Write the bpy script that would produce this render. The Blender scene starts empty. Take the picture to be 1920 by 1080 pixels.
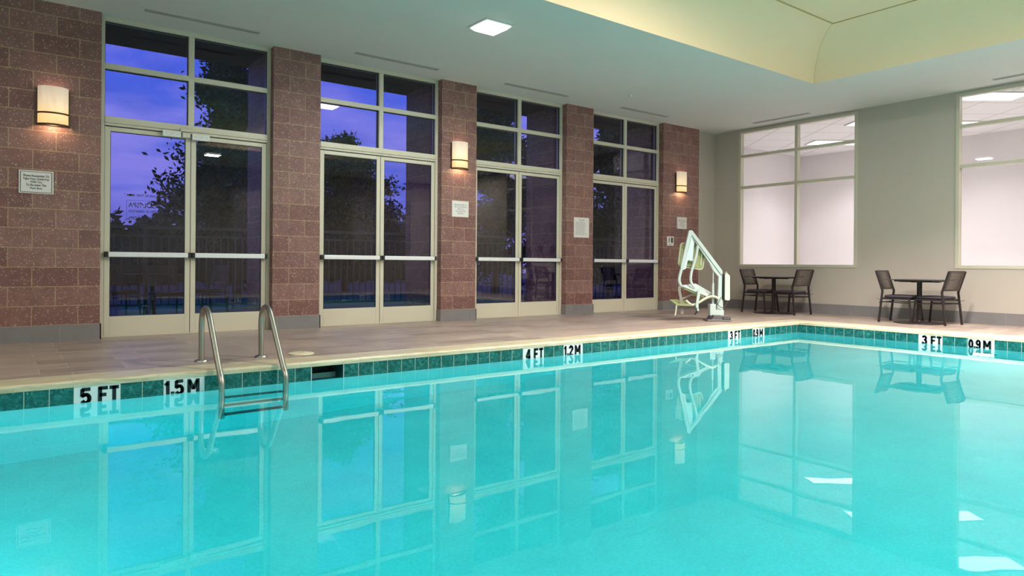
import bpy, math, random
from mathutils import Vector, Matrix
R = random.Random(7)
sc = bpy.context.scene
col = sc.collection

# ------------------------------------------------------------------ camera
YAW, ROLL = 0.6469, 0.0073
cam_d = bpy.data.cameras.new('camera'); cam = bpy.data.objects.new('camera', cam_d); col.objects.link(cam)
cam_d.sensor_width = 36; cam_d.lens = 1282.1 / 1920 * 36; cam_d.shift_y = -(540 - 495.85) / 1920
cam_d.clip_start = 0.05; cam_d.clip_end = 300
_r = Vector((math.cos(YAW), -math.sin(YAW), 0)); _u = Vector((0, 0, 1)); _f = Vector((math.sin(YAW), math.cos(YAW), 0))
_x = _r * math.cos(ROLL) + _u * math.sin(ROLL); _y = -_r * math.sin(ROLL) + _u * math.cos(ROLL)
M = Matrix((( _x.x, _y.x, -_f.x, 0), (_x.y, _y.y, -_f.y, 0), (_x.z, _y.z, -_f.z, 0.9), (0, 0, 0, 1)))
cam.matrix_world = M
sc.camera = cam
sc.view_settings.view_transform = 'Standard'; sc.view_settings.look = 'None'
sc.view_settings.gamma = 1; sc.view_settings.use_curve_mapping = False
sc.view_settings.exposure = 0.14
sc.cycles.sample_clamp_indirect = 5

# ------------------------------------------------------------------ node helpers
def newmat(name):
    m = bpy.data.materials.new(name); m.use_nodes = True
    nt = m.node_tree; nt.nodes.clear()
    out = nt.nodes.new('ShaderNodeOutputMaterial')
    return m, nt, out
def nd(nt, t, **kw):
    n = nt.nodes.new('ShaderNode' + t)
    for k, v in kw.items():
        if k in n.inputs: n.inputs[k].default_value = v
        else: setattr(n, k, v)
    return n
def lk(nt, a, b): nt.links.new(a, b)
def mth(nt, op, a, b=None, c=None):
    n = nt.nodes.new('ShaderNodeMath'); n.operation = op
    for i, v in enumerate((a, b, c)):
        if v is None: continue
        if isinstance(v, (int, float)): n.inputs[i].default_value = v
        else: nt.links.new(v, n.inputs[i])
    return n.outputs[0]
def mixc(nt, f, a, b, mode='MIX'):
    n = nt.nodes.new('ShaderNodeMix'); n.data_type = 'RGBA'; n.blend_type = mode
    for i, v in ((0, f), (6, a), (7, b)):
        if isinstance(v, (int, float)): n.inputs[i].default_value = v
        elif isinstance(v, tuple): n.inputs[i].default_value = (*v[:3], 1)
        else: nt.links.new(v, n.inputs[i])
    return n.outputs[2]
def ramp(nt, fac, stops):
    n = nt.nodes.new('ShaderNodeValToRGB'); e = n.color_ramp.elements
    while len(e) < len(stops): e.new(0.5)
    for el, (p, c) in zip(e, stops): el.position = p; el.color = (*c, 1)
    nt.links.new(fac, n.inputs[0]); return n.outputs[0]
def objco(nt):
    tc = nt.nodes.new('ShaderNodeTexCoord'); return tc.outputs['Object']
def sep(nt, v):
    n = nt.nodes.new('ShaderNodeSeparateXYZ'); nt.links.new(v, n.inputs[0]); return n.outputs
def comb(nt, x, y, z):
    n = nt.nodes.new('ShaderNodeCombineXYZ')
    for i, v in enumerate((x, y, z)):
        if isinstance(v, (int, float)): n.inputs[i].default_value = v
        else: nt.links.new(v, n.inputs[i])
    return n.outputs[0]
def noise(nt, vec, scale, detail=3, rough=0.55, dist=0):
    n = nt.nodes.new('ShaderNodeTexNoise'); n.inputs['Scale'].default_value = scale
    n.inputs['Detail'].default_value = detail; n.inputs['Roughness'].default_value = rough
    n.inputs['Distortion'].default_value = dist
    if vec is not None: nt.links.new(vec, n.inputs['Vector'])
    return n.outputs['Fac']
def bump(nt, h, strength=0.2, dist=0.01):
    n = nt.nodes.new('ShaderNodeBump'); n.inputs['Strength'].default_value = strength
    n.inputs['Distance'].default_value = dist; nt.links.new(h, n.inputs['Height']); return n.outputs[0]
def finish(nt, out, colr, rough=0.5, metal=0.0, normal=None, spec=None, **kw):
    b = nt.nodes.new('ShaderNodeBsdfPrincipled')
    if isinstance(colr, tuple): b.inputs['Base Color'].default_value = (*colr[:3], 1)
    else: nt.links.new(colr, b.inputs['Base Color'])
    if isinstance(rough, (int, float)): b.inputs['Roughness'].default_value = rough
    else: nt.links.new(rough, b.inputs['Roughness'])
    b.inputs['Metallic'].default_value = metal
    if spec is not None: b.inputs['Specular IOR Level'].default_value = spec
    if normal is not None: nt.links.new(normal, b.inputs['Normal'])
    nt.links.new(b.outputs[0], out.inputs[0]); return b
def simple(name, c, rough=0.5, metal=0.0, var=0.06, nscale=6.0, bmp=0.0, bscale=200.0, spec=None):
    m, nt, out = newmat(name); v = objco(nt)
    f = noise(nt, v, nscale, 4)
    cc = mixc(nt, f, tuple(x * (1 - var) for x in c), tuple(min(1, x * (1 + var)) for x in c))
    nrm = bump(nt, noise(nt, v, bscale, 2), bmp, 0.004) if bmp else None
    finish(nt, out, cc, rough, metal, nrm, spec); return m

# ------------------------------------------------------------------ world : dusk sky
w = bpy.data.worlds.new('dusk_sky'); sc.world = w; w.use_nodes = True
nt = w.node_tree; nt.nodes.clear()
wo = nt.nodes.new('ShaderNodeOutputWorld'); bg = nt.nodes.new('ShaderNodeBackground')
tc = nt.nodes.new('ShaderNodeTexCoord'); sx, sy, sz = sep(nt, tc.outputs['Generated'])
grad = ramp(nt, sz, [(0.0, (.15, .12, .46)), (0.10, (.11, .14, .66)), (0.25, (.06, .115, .70)), (0.55, (.03, .06, .44))])
cv = comb(nt, sx, sy, mth(nt, 'MULTIPLY', sz, 3.2))
cn = noise(nt, cv, 3.2, 6, .6, .4)
cmask = ramp(nt, cn, [(0.44, (0, 0, 0)), (0.62, (1, 1, 1))])
cl = mixc(nt, mth(nt, 'MULTIPLY', cmask, .55), grad, (.36, .30, .80))
cn2 = noise(nt, cv, 2.0, 5, .6)
cl = mixc(nt, mth(nt, 'MULTIPLY', ramp(nt, cn2, [(0.5, (0, 0, 0)), (0.62, (1, 1, 1))]), .6), cl, (.035, .08, .52))
lk(nt, cl, bg.inputs[0]); bg.inputs[1].default_value = 1.15; lk(nt, bg.outputs[0], wo.inputs[0])

# ------------------------------------------------------------------ dimensions
D = 9.232; H = 3.80; XR = 12.644; XL = -3.0; YN = -2.95
RC = 0.12                      # recess of the door frames behind the brick face
PY0, PY1, PX0, PX1 = -0.42, 6.10, -0.95, 10.50   # pool inner faces
CW = 0.33                      # coping width
WZ = -0.17                     # water level
TM = 0.1532                    # waterline tile module
COF = (-6.0, 10.34, 0.55, 5.78)  # coffer opening in the lower ceiling

# ------------------------------------------------------------------ lights
def area(name, loc, size, energy, colr=(1, 1, 1), rot=(0, 0, 0), shape='SQUARE', size_y=None, spread=None):
    l = bpy.data.lights.new(name, 'AREA'); l.energy = energy; l.color = colr; l.size = size; l.shape = shape
    if size_y: l.shape = 'RECTANGLE'; l.size_y = size_y
    if spread: l.spread = spread
    o = bpy.data.objects.new(name, l); o.location = loc; o.rotation_euler = rot; col.objects.link(o); return o
def point(name, loc, energy, colr, r=0.03):
    l = bpy.data.lights.new(name, 'POINT'); l.energy = energy; l.color = colr; l.shadow_soft_size = r
    o = bpy.data.objects.new(name, l); o.location = loc; col.objects.link(o); return o
L_SOFFIT = 58.0; L_COFFER_FILL = 185.0; L_POOL = 23.5; L_TROFF = 36.0; L_SCONCE = 4.0
WARM = (1.0, .93, .82); COOL = (.93, 1.0, .97)
soffit_spots = [(4.80, 6.82), (4.6, -0.6), (-2.6, 6.82), (-2.6, 3.1), (-.6, -1.1), (12.1, -1.1), (11.4, .8)]  # first is in view, second known from its reflection, the rest added as fill
coffer_fill_spots = [(-1.0, 3.16), (8.7, 3.75), (5.6, 3.3), (5.75, 1.9)]  # all added out of view, to light the water, walls and deck
for (x, y) in soffit_spots: area('soffit_lamp_light', (x, y, H - .055), .34, L_SOFFIT * (2.0 if x > 11 else .4 if x < 0 else 1), WARM if x > 11 else COOL)
for (x, y) in coffer_fill_spots: area('coffer_fill_light', (x, y, H + .64 - .055), .42, L_COFFER_FILL * (.3 if x < 0 else 1.7 if x > 8 else 1.0), WARM if x < 8 else (1, .93, .88), spread=1.95 if x > 8 else math.pi)
under_lamps = [(x, PY0 + .06, -.62, 'y') for x in (0.4, 3.0, 5.6, 8.2)] + [(PX1 - .06, 3.46, -.82, 'x'), (PX0 + .06, 1.4, -.7, '-x'), (PX0 + .06, 4.3, -.7, '-x')]
for (x, y, z, ax) in under_lamps:
    rot = {'y': (math.pi / 2, 0, math.pi), 'x': (math.pi / 2, 0, -math.pi / 2 + math.pi), '-x': (math.pi / 2, 0, math.pi / 2 + math.pi)}[ax]
    dx, dy = {'y': (0, .035), 'x': (-.035, 0), '-x': (.035, 0)}[ax]
    d = Vector((dx, dy, 0))
    q = (d).to_track_quat('-Z', 'Y')
    o = area('pool_lamp_light', (x + dx, y + dy, z), .2, L_POOL * (1.0 if ax == 'y' else 2.4 if ax == 'x' else .7), (.86, 1.0, .98)); o.rotation_euler = q.to_euler()
troffers = [(15.9, 8.35), (14.43, 6.64), (13.6, 4.45), (15.66, 5.78), (15.0, 2.6), (13.9, 0.6)]
for (x, y) in troffers: area('troffer_light', (x, y, 3.79), 1.1, L_TROFF, (1, .95, .96), size_y=.5, rot=(0, 0, -YAW), spread=2.05)

# ------------------------------------------------------------------ mesh helpers
class MB:
    def __init__(s): s.v = []; s.f = []; s.sm = []; s.mi = []
    def add(s, vs, fs, smooth=False, mi=0):
        n = len(s.v); s.v += [tuple(v) for v in vs]
        for f in fs: s.f.append(tuple(i + n for i in f)); s.sm.append(smooth); s.mi.append(mi)
        return s
    def box(s, a, b, mi=0, mat=None):
        x0, y0, z0 = a; x1, y1, z1 = b
        x0, x1 = min(x0, x1), max(x0, x1); y0, y1 = min(y0, y1), max(y0, y1); z0, z1 = min(z0, z1), max(z0, z1)
        vs = [Vector(p) for p in ((x0, y0, z0), (x1, y0, z0), (x1, y1, z0), (x0, y1, z0), (x0, y0, z1), (x1, y0, z1), (x1, y1, z1), (x0, y1, z1))]
        if mat: vs = [mat @ v for v in vs]
        return s.add(vs, [(3, 2, 1, 0), (4, 5, 6, 7), (0, 1, 5, 4), (1, 2, 6, 5), (2, 3, 7, 6), (3, 0, 4, 7)], mi=mi)
    def bar(s, p, q, w, h, up=(0, 0, 1), mi=0):
        p = Vector(p); q = Vector(q); d = (q - p).normalized(); u = Vector(up)
        sd = d.cross(u)
        if sd.length < 1e-4: sd = d.cross(Vector((1, 0, 0)))
        sd.normalize(); u = sd.cross(d).normalized()
        vs = []
        for c in (p, q):
            for a, b in ((-1, -1), (1, -1), (1, 1), (-1, 1)): vs.append(c + sd * a * w / 2 + u * b * h / 2)
        return s.add(vs, [(3, 2, 1, 0), (4, 5, 6, 7), (0, 1, 5, 4), (1, 2, 6, 5), (2, 3, 7, 6), (3, 0, 4, 7)], mi=mi)
    def tube(s, pts, r, n=12, mi=0, cap=True):
        pts = [Vector(p) for p in pts]; rs = r if isinstance(r, (list, tuple)) else [r] * len(pts)
        rings = []; prev = None
        for i, p in enumerate(pts):
            if i == 0: t = pts[1] - p
            elif i == len(pts) - 1: t = p - pts[-2]
            else: t = (pts[i + 1] - p).normalized() + (p - pts[i - 1]).normalized()
            t.normalize()
            if prev is None:
                a = t.cross(Vector((0, 0, 1)))
                if a.length < .01: a = t.cross(Vector((1, 0, 0)))
            else: a = prev - t * prev.dot(t)
            a.normalize(); prev = a; b = t.cross(a)
            rings.append([p + (a * math.cos(2 * math.pi * k / n) + b * math.sin(2 * math.pi * k / n)) * rs[i] for k in range(n)])
        vs = [v for rg in rings for v in rg]; fs = []
        for i in range(len(pts) - 1):
            for k in range(n):
                k2 = (k + 1) % n; fs.append((i * n + k, i * n + k2, (i + 1) * n + k2, (i + 1) * n + k))
        s.add(vs, fs, True, mi)
        if cap:
            s.add(rings[0], [tuple(range(n))], False, mi); s.add(rings[-1], [tuple(reversed(range(n)))], False, mi)
        return s
    def lathe(s, prof, c=(0, 0, 0), n=32, mi=0, smooth=True):
        vs = []; fs = []
        for (r, z) in prof:
            for k in range(n):
                a = 2 * math.pi * k / n; vs.append((c[0] + r * math.cos(a), c[1] + r * math.sin(a), c[2] + z))
        for i in range(len(prof) - 1):
            for k in range(n):
                k2 = (k + 1) % n; fs.append((i * n + k, i * n + k2, (i + 1) * n + k2, (i + 1) * n + k))
        s.add(vs, fs, smooth, mi)
        s.add(vs[:n], [tuple(reversed(range(n)))], False, mi); s.add(vs[-n:], [tuple(range(n))], False, mi)
        return s
    def prism(s, poly, y0, y1, mi=0):      # polygon in XZ extruded along Y
        n = len(poly); vs = [(x, y0, z) for x, z in poly] + [(x, y1, z) for x, z in poly]
        fs = [tuple(range(n)), tuple(reversed(range(n, 2 * n)))] + [((i + 1) % n, i, n + i, n + (i + 1) % n) for i in range(n)]
        return s.add(vs, fs, False, mi)
    def sweep(s, prof, p, q, mi=0, smooth=False):   # prof in (side, z); side axis = left of p->q
        p = Vector(p); q = Vector(q); d = (q - p).normalized(); sd = Vector((-d.y, d.x, 0)); n = len(prof)
        vs = [p + sd * a + Vector((0, 0, b)) for a, b in prof] + [q + sd * a + Vector((0, 0, b)) for a, b in prof]
        fs = [tuple(reversed(range(n))), tuple(range(n, 2 * n))] + [(i, (i + 1) % n, n + (i + 1) % n, n + i) for i in range(n)]
        return s.add(vs, fs, smooth, mi)
    def build(s, name, mats, parent=None, loc=None, bevel=0.0, recalc=True):
        me = bpy.data.meshes.new(name); me.from_pydata(s.v, [], s.f)
        for m in (mats if isinstance(mats, (list, tuple)) else [mats]): me.materials.append(m)
        me.polygons.foreach_set('use_smooth', s.sm); me.polygons.foreach_set('material_index', s.mi)
        me.update()
        if recalc:
            import bmesh
            bm = bmesh.new(); bm.from_mesh(me); bmesh.ops.recalc_face_normals(bm, faces=bm.faces); bm.to_mesh(me); bm.free()
        o = bpy.data.objects.new(name, me); col.objects.link(o)
        if parent: o.parent = parent
        if loc: o.location = loc
        if bevel:
            b = o.modifiers.new('bevel', 'BEVEL'); b.width = bevel; b.segments = 2; b.limit_method = 'ANGLE'; b.angle_limit = math.radians(40)
        return o
def empty(name, loc=(0, 0, 0), rz=0):
    o = bpy.data.objects.new(name, None); o.location = loc; o.rotation_euler = (0, 0, rz); o.empty_display_size = .1; col.objects.link(o); return o
def tag(o, label, cat, group=None, kind=None):
    o['label'] = label; o['category'] = cat
    if group: o['group'] = group
    if kind: o['kind'] = kind
    return o
def struct(o): o['kind'] = 'structure'; return o
def copy_tree(o, parent=None):
    c = o.copy(); col.objects.link(c)
    if parent: c.parent = parent
    for ch in list(kids.get(o.name, [])): copy_tree(ch, c)
    return c
kids = {}
def index_kids():
    kids.clear()
    for o in bpy.data.objects:
        if o.parent: kids.setdefault(o.parent.name, []).append(o)
def textmesh(name, body, size, mat, parent, loc, rot, bold=0.0, sx=1.0, align='CENTER', depth=0.001, mirror=False, line=1.0):
    cu = bpy.data.curves.new('txt', 'FONT'); cu.body = body; cu.size = size; cu.align_x = align; cu.align_y = 'CENTER'
    cu.offset = bold; cu.extrude = depth; cu.space_line = line; cu.resolution_u = 3
    t = bpy.data.objects.new('txt', cu); col.objects.link(t)
    dg = bpy.context.evaluated_depsgraph_get(); dg.update()
    me = bpy.data.meshes.new_from_object(t.evaluated_get(dg)); bpy.data.objects.remove(t); bpy.data.curves.remove(cu)
    for v in me.vertices: v.co.x *= sx * (-1 if mirror else 1)
    me.materials.clear(); me.materials.append(mat); me.name = name
    o = bpy.data.objects.new(name, me); o.parent = parent; o.location = loc; o.rotation_euler = rot; col.objects.link(o); return o

# ------------------------------------------------------------------ materials
def mat_brick():
    m, nt, out = newmat('ground_face_block'); v = objco(nt); x, y, z = sep(nt, v)
    g = nt.nodes.new('ShaderNodeNewGeometry'); nx, ny, nz = sep(nt, g.outputs['Normal'])
    side = mth(nt, 'GREATER_THAN', mth(nt, 'ABSOLUTE', nx), .5)
    u = mth(nt, 'ADD', mth(nt, 'MULTIPLY', x, mth(nt, 'SUBTRACT', 1, side)), mth(nt, 'MULTIPLY', y, side))
    bv = comb(nt, mth(nt, 'ADD', u, 4.34 * 3), mth(nt, 'SUBTRACT', z, .18 - 2.17), 0)
    b = nt.nodes.new('ShaderNodeTexBrick'); lk(nt, bv, b.inputs['Vector'])
    b.inputs['Scale'].default_value = 1; b.inputs['Brick Width'].default_value = .434; b.inputs['Row Height'].default_value = .217
    b.inputs['Mortar Size'].default_value = .0048; b.inputs['Mortar Smooth'].default_value = .15; b.inputs['Bias'].default_value = 0
    b.inputs['Color1'].default_value = (.19, .082, .074, 1); b.inputs['Color2'].default_value = (.26, .128, .113, 1); b.inputs['Mortar'].default_value = (.40, .27, .16, 1)
    mot = noise(nt, v, 7, 4, .65); fine = noise(nt, v, 160, 2)
    c = mixc(nt, .45, b.outputs['Color'], ramp(nt, mot, [(.3, (.55, .55, .55)), (.7, (1.3, 1.3, 1.3))]), 'MULTIPLY')
    c = mixc(nt, .5, c, ramp(nt, fine, [(.35, (.7, .7, .7)), (.65, (1.25, 1.25, 1.25))]), 'MULTIPLY')
    vo = nt.nodes.new('ShaderNodeTexVoronoi'); vo.inputs['Scale'].default_value = 82; lk(nt, v, vo.inputs['Vector'])
    d = mth(nt, 'LESS_THAN', vo.outputs['Distance'], .28)
    cr, cg, cb = sep(nt, vo.outputs['Color'])
    spk = mth(nt, 'MULTIPLY', mth(nt, 'MULTIPLY', d, mth(nt, 'GREATER_THAN', cr, .80)), mth(nt, 'SUBTRACT', 1, b.outputs['Fac']))
    c = mixc(nt, mth(nt, 'MULTIPLY', spk, .9), c, (.85, .74, .68))
    dk = mth(nt, 'MULTIPLY', mth(nt, 'MULTIPLY', d, mth(nt, 'LESS_THAN', cr, .12)), .6)
    c = mixc(nt, dk, c, (.08, .03, .03))
    h = mth(nt, 'SUBTRACT', 1, b.outputs['Fac'])
    finish(nt, out, c, .62, 0, bump(nt, mth(nt, 'ADD', h, mth(nt, 'MULTIPLY', fine, .15)), .5, .004)); return m
def mat_planks():
    m, nt, out = newmat('plank_tile_deck'); v = objco(nt); x, y, z = sep(nt, v)
    b = nt.nodes.new('ShaderNodeTexBrick'); lk(nt, comb(nt, mth(nt, 'ADD', x, 30), mth(nt, 'ADD', y, 30.02), 0), b.inputs['Vector'])
    b.inputs['Scale'].default_value = 1; b.inputs['Brick Width'].default_value = .61; b.inputs['Row Height'].default_value = .305; b.offset = .35
    b.inputs['Mortar Size'].default_value = .003; b.inputs['Mortar Smooth'].default_value = .1
    b.inputs['Color1'].default_value = (.29, .225, .19, 1); b.inputs['Color2'].default_value = (.40, .32, .275, 1); b.inputs['Mortar'].default_value = (.56, .49, .43, 1)
    st = nt.nodes.new('ShaderNodeMapping'); st.inputs['Scale'].default_value = (.9, 11, 1); lk(nt, v, st.inputs[0])
    g = noise(nt, st.outputs[0], 3.2, 6, .65, .6)
    c = mixc(nt, .85, b.outputs['Color'], ramp(nt, g, [(.30, (.50, .47, .48)), (.5, (1, 1, 1)), (.70, (1.42, 1.36, 1.28))]), 'MULTIPLY')
    blot = noise(nt, v, 1.4, 3)
    c = mixc(nt, .6, c, ramp(nt, blot, [(.3, (.86, .84, .9)), (.7, (1.12, 1.08, 1.02))]), 'MULTIPLY')
    finish(nt, out, c, .38, 0, bump(nt, mth(nt, 'SUBTRACT', g, mth(nt, 'MULTIPLY', b.outputs['Fac'], 1)), .12, .003)); return m
def mat_coping(name, axis):
    m, nt, out = newmat(name); v = objco(nt); x, y, z = sep(nt, v)
    t = x if axis == 'x' else y
    fr = mth(nt, 'FRACT', mth(nt, 'DIVIDE', mth(nt, 'ADD', t, 30.27), .58))
    line = mth(nt, 'LESS_THAN', mth(nt, 'MINIMUM', fr, mth(nt, 'SUBTRACT', 1, fr)), .006)
    mp = nt.nodes.new('ShaderNodeMapping'); mp.inputs['Scale'].default_value = (1.5, 9, 12) if axis == 'x' else (9, 1.5, 12); lk(nt, v, mp.inputs[0])
    n = noise(nt, mp.outputs[0], 2.2, 6, .65, .8)
    c = ramp(nt, n, [(.3, (.40, .32, .20)), (.5, (.55, .48, .34)), (.7, (.66, .60, .46))])
    blot = noise(nt, v, 3.5, 3)
    c = mixc(nt, mth(nt, 'MULTIPLY', ramp(nt, blot, [(.5, (0, 0, 0)), (.72, (1, 1, 1))]), .35), c, (.52, .36, .20))
    c = mixc(nt, line, c, (.45, .40, .33))
    finish(nt, out, c, .35, 0, bump(nt, n, .1, .003)); return m
def mat_bandtile(name, axis, ph):
    m, nt, out = newmat(name); v = objco(nt); x, y, z = sep(nt, v)
    t = x if axis == 'x' else y
    q = mth(nt, 'DIVIDE', mth(nt, 'ADD', t, 60 * TM - ph), TM)
    fr = mth(nt, 'FRACT', q); cell = mth(nt, 'FLOOR', q)
    line = mth(nt, 'LESS_THAN', mth(nt, 'MINIMUM', fr, mth(nt, 'SUBTRACT', 1, fr)), .013)
    wn = nt.nodes.new('ShaderNodeTexWhiteNoise'); wn.noise_dimensions = '1D'; lk(nt, cell, wn.inputs['W'])
    off = comb(nt, mth(nt, 'MULTIPLY', wn.outputs['Value'], 5), 0, 0)
    add = nt.nodes.new('ShaderNodeVectorMath'); lk(nt, v, add.inputs[0]); lk(nt, off, add.inputs[1])
    n = noise(nt, add.outputs[0], 14, 5, .6, 1.2)
    c = ramp(nt, n, [(.3, (.003, .048, .046)), (.5, (.006, .095, .09)), (.68, (.022, .18, .165))])
    vein = noise(nt, add.outputs[0], 9, 3, .5, 2.0)
    vl = mth(nt, 'LESS_THAN', mth(nt, 'ABSOLUTE', mth(nt, 'SUBTRACT', vein, .5)), .008)
    c = mixc(nt, mth(nt, 'MULTIPLY', vl, .5), c, (.12, .40, .36))
    c = mixc(nt, mth(nt, 'MULTIPLY', wn.outputs['Value'], .25), c, (.004, .09, .085))
    c = mixc(nt, line, c, (.55, .55, .45))
    finish(nt, out, c, .12, 0, bump(nt, mth(nt, 'SUBTRACT', 1, line), .3, .002)); return m
def mat_glass(name, tint, ior=1.5, boost=1.0):
    m, nt, out = newmat(name)
    fr = nt.nodes.new('ShaderNodeFresnel'); fr.inputs['IOR'].default_value = ior
    t = nt.nodes.new('ShaderNodeBsdfTransparent'); t.inputs[0].default_value = (*tint, 1)
    g = nt.nodes.new('ShaderNodeBsdfGlossy'); g.inputs['Roughness'].default_value = 0.0; g.inputs[0].default_value = (1, 1, 1, 1)
    mx = nt.nodes.new('ShaderNodeMixShader'); ge = nt.nodes.new('ShaderNodeNewGeometry')
    lk(nt, mth(nt, 'MULTIPLY', mth(nt, 'MULTIPLY', fr.outputs[0], boost), mth(nt, 'SUBTRACT', 1, ge.outputs['Backfacing'])), mx.inputs[0])
    lk(nt, t.outputs[0], mx.inputs[1]); lk(nt, g.outputs[0], mx.inputs[2]); lk(nt, mx.outputs[0], out.inputs[0]); return m
def mat_emit(name, c, s):
    m, nt, out = newmat(name); e = nt.nodes.new('ShaderNodeEmission'); e.inputs[0].default_value = (*c, 1); e.inputs[1].default_value = s
    lk(nt, e.outputs[0], out.inputs[0]); return m
def mat_sconce():
    m, nt, out = newmat('lit_alabaster_shade'); v = objco(nt); x, y, z = sep(nt, v)
    t = mth(nt, 'DIVIDE', mth(nt, 'SUBTRACT', z, -.21), .42)
    c = ramp(nt, t, [(0.0, (1.0, .62, .20)), (.3, (1, .62, .22)), (.55, (.75, .52, .30)), (1.0, (.45, .37, .29))])
    mp = nt.nodes.new('ShaderNodeMapping'); mp.inputs['Scale'].default_value = (6, 6, 1.5); lk(nt, v, mp.inputs[0])
    n = noise(nt, mp.outputs[0], 2.0, 5, .6, 1.5)
    c2 = mixc(nt, .6, c, ramp(nt, n, [(.3, (.75, .66, .55)), (.6, (1.1, 1.08, 1.05))]), 'MULTIPLY')
    b = finish(nt, out, (.62, .56, .48), .35)
    lk(nt, c2, b.inputs['Emission Color']); b.inputs['Emission Strength'].default_value = .80
    return m
def mat_water():
    m, nt, out = newmat('pool_water'); v = objco(nt)
    g = nt.nodes.new('ShaderNodeBsdfGlass'); g.inputs['IOR'].default_value = 1.33; g.inputs['Roughness'].default_value = 0.0; g.inputs[0].default_value = (1, 1, 1, 1)
    h = noise(nt, v, 2.2, 2, .5)
    b = bump(nt, h, .035, .02); lk(nt, b, g.inputs['Normal'])
    lk(nt, g.outputs[0], out.inputs[0])
    a = nt.nodes.new('ShaderNodeVolumeAbsorption'); a.inputs[0].default_value = (.02, .948, .957, 1); a.inputs['Density'].default_value = .58
    lk(nt, a.outputs[0], out.inputs['Volume']); return m
def mat_plaster():
    m, nt, out = newmat('pool_plaster'); v = objco(nt)
    n = noise(nt, v, 2.0, 5, .6); n2 = noise(nt, v, 60, 2)
    c = ramp(nt, n, [(.3, (.42, .76, .82)), (.7, (.52, .86, .90))])
    c = mixc(nt, .35, c, ramp(nt, n2, [(.3, (.8, .8, .8)), (.7, (1.15, 1.15, 1.15))]), 'MULTIPLY')
    finish(nt, out, c, .7); return m
def mat_ceilgrid():
    m, nt, out = newmat('ceiling_tile_grid'); v = objco(nt)
    mp = nt.nodes.new('ShaderNodeMapping'); mp.inputs['Rotation'].default_value = (0, 0, YAW + .04); lk(nt, v, mp.inputs[0])
    x, y, z = sep(nt, mp.outputs[0])
    ls = []
    for t, o in ((x, .2), (y, .1)):
        fr = mth(nt, 'FRACT', mth(nt, 'DIVIDE', mth(nt, 'ADD', t, 60 + o), .92))
        ls.append(mth(nt, 'LESS_THAN', mth(nt, 'MINIMUM', fr, mth(nt, 'SUBTRACT', 1, fr)), .012))
    line = mth(nt, 'MAXIMUM', ls[0], ls[1])
    c = mixc(nt, line, (.90, .88, .88), (.52, .50, .50))
    finish(nt, out, c, .8, 0, bump(nt, noise(nt, v, 90, 2), .1, .003)); return m

BRICK = mat_brick(); PLANK = mat_planks()
COPX = mat_coping('coping_stone_long', 'x'); COPY_ = mat_coping('coping_stone_end', 'y')
TILX = mat_bandtile('teal_waterline_tile_long', 'x', .476); TILY = mat_bandtile('teal_waterline_tile_end', 'y', 3.97)
FRAME = simple('cream_painted_aluminium', (.62, .57, .46), .38, 0, .04, 3)
FRAMEW = simple('putty_window_frame', (.56, .52, .42), .4, 0, .04, 3)
CEIL = simple('textured_grey_ceiling_paint', (.68, .655, .63), .85, 0, .05, 1.2, .25, 120)
CEILY = simple('pale_yellow_coffer_paint', (.86, .67, .46), .85, 0, .03, 1.2, .15, 120)
TRIMY = simple('coffer_joint_line', (.50, .36, .14), .8)
WALL = simple('greige_wall_paint', (.48, .425, .375), .8, 0, .04, 1.0, .08, 150)
BASE = simple('grey_porcelain_base_tile', (.20, .185, .19), .45, 0, .12, 5)
GLASS = mat_glass('dark_tinted_door_glass', (.86, .86, .92), 1.5, 1.35)
GLASSC = mat_glass('clear_window_glass', (.96, .96, .96), 1.5, .6)
ALU = simple('brushed_aluminium_bar', (.78, .78, .80), .35, .25, .03)
BLACK = simple('black_plastic', (.012, .012, .013), .4)
STEEL = simple('satin_stainless_steel', (.42, .40, .36), .36, 1.0, .06, 9)
BRONZE = simple('dark_bronze', (.10, .065, .04), .38, .7, .1)
SCON = mat_sconce()
SIGNW = simple('white_sign_plastic', (.74, .70, .69), .45, 0, .02)
INK = simple('black_sign_ink', (.02, .02, .022), .5)
INKG = simple('grey_sign_ink', (.36, .34, .35), .6)
MARKW = simple('white_marker_tile', (.66, .68, .70), .2, 0, .04)
MARKK = simple('black_marker_glaze', (.008, .009, .011), .2)
PLAS = mat_plaster(); WATER = mat_water()
DARKM = simple('dark_brown_powder_coated_metal', (.028, .020, .022), .42, .3, .1)
WOVEN = simple('woven_brown_resin', (.070, .050, .045), .55, 0, .3, 60)
CUSH = simple('dark_plum_cushion_fabric', (.040, .030, .042), .8, 0, .15, 20, .3, 300)
TABLE = simple('dark_espresso_tabletop', (.035, .026, .028), .3, 0, .2, 12)
GRIDC = mat_ceilgrid()
FITW = simple('white_room_paint', (.80, .76, .76), .8, 0, .03, .8)
FITF = simple('pale_vinyl_floor', (.68, .66, .65), .6)
LENS = mat_emit('lit_prismatic_lens', (1.0, .99, .90), 3.2)
LENSC = mat_emit('lit_diffuser_panel', (1.0, .97, .95), 3.5)
LENSP = mat_emit('lit_pool_lamp_lens', (1.0, 1.0, .86), 5.0)
WHITEM = simple('white_metal_trim', (.7, .7, .68), .4)
LIFTW = simple('pale_mint_white_powder_coat', (.44, .50, .475), .35, 0, .04)
LIFTG = simple('olive_green_plastic', (.22, .24, .105), .45, 0, .08)
LIFTC = simple('cream_moulded_plastic', (.50, .51, .38), .42, 0, .05)
GREY = simple('dark_grey_cast_metal', (.16, .15, .15), .4, .5, .15)
STRAP = simple('grey_brown_webbing', (.22, .20, .18), .8, 0, .15, 40)
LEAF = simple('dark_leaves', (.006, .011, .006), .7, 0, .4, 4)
BARK = simple('dark_bark', (.02, .015, .012), .9)
PATIO = simple('concrete_patio', (.075, .065, .07), .8, 0, .1, 2)
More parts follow.
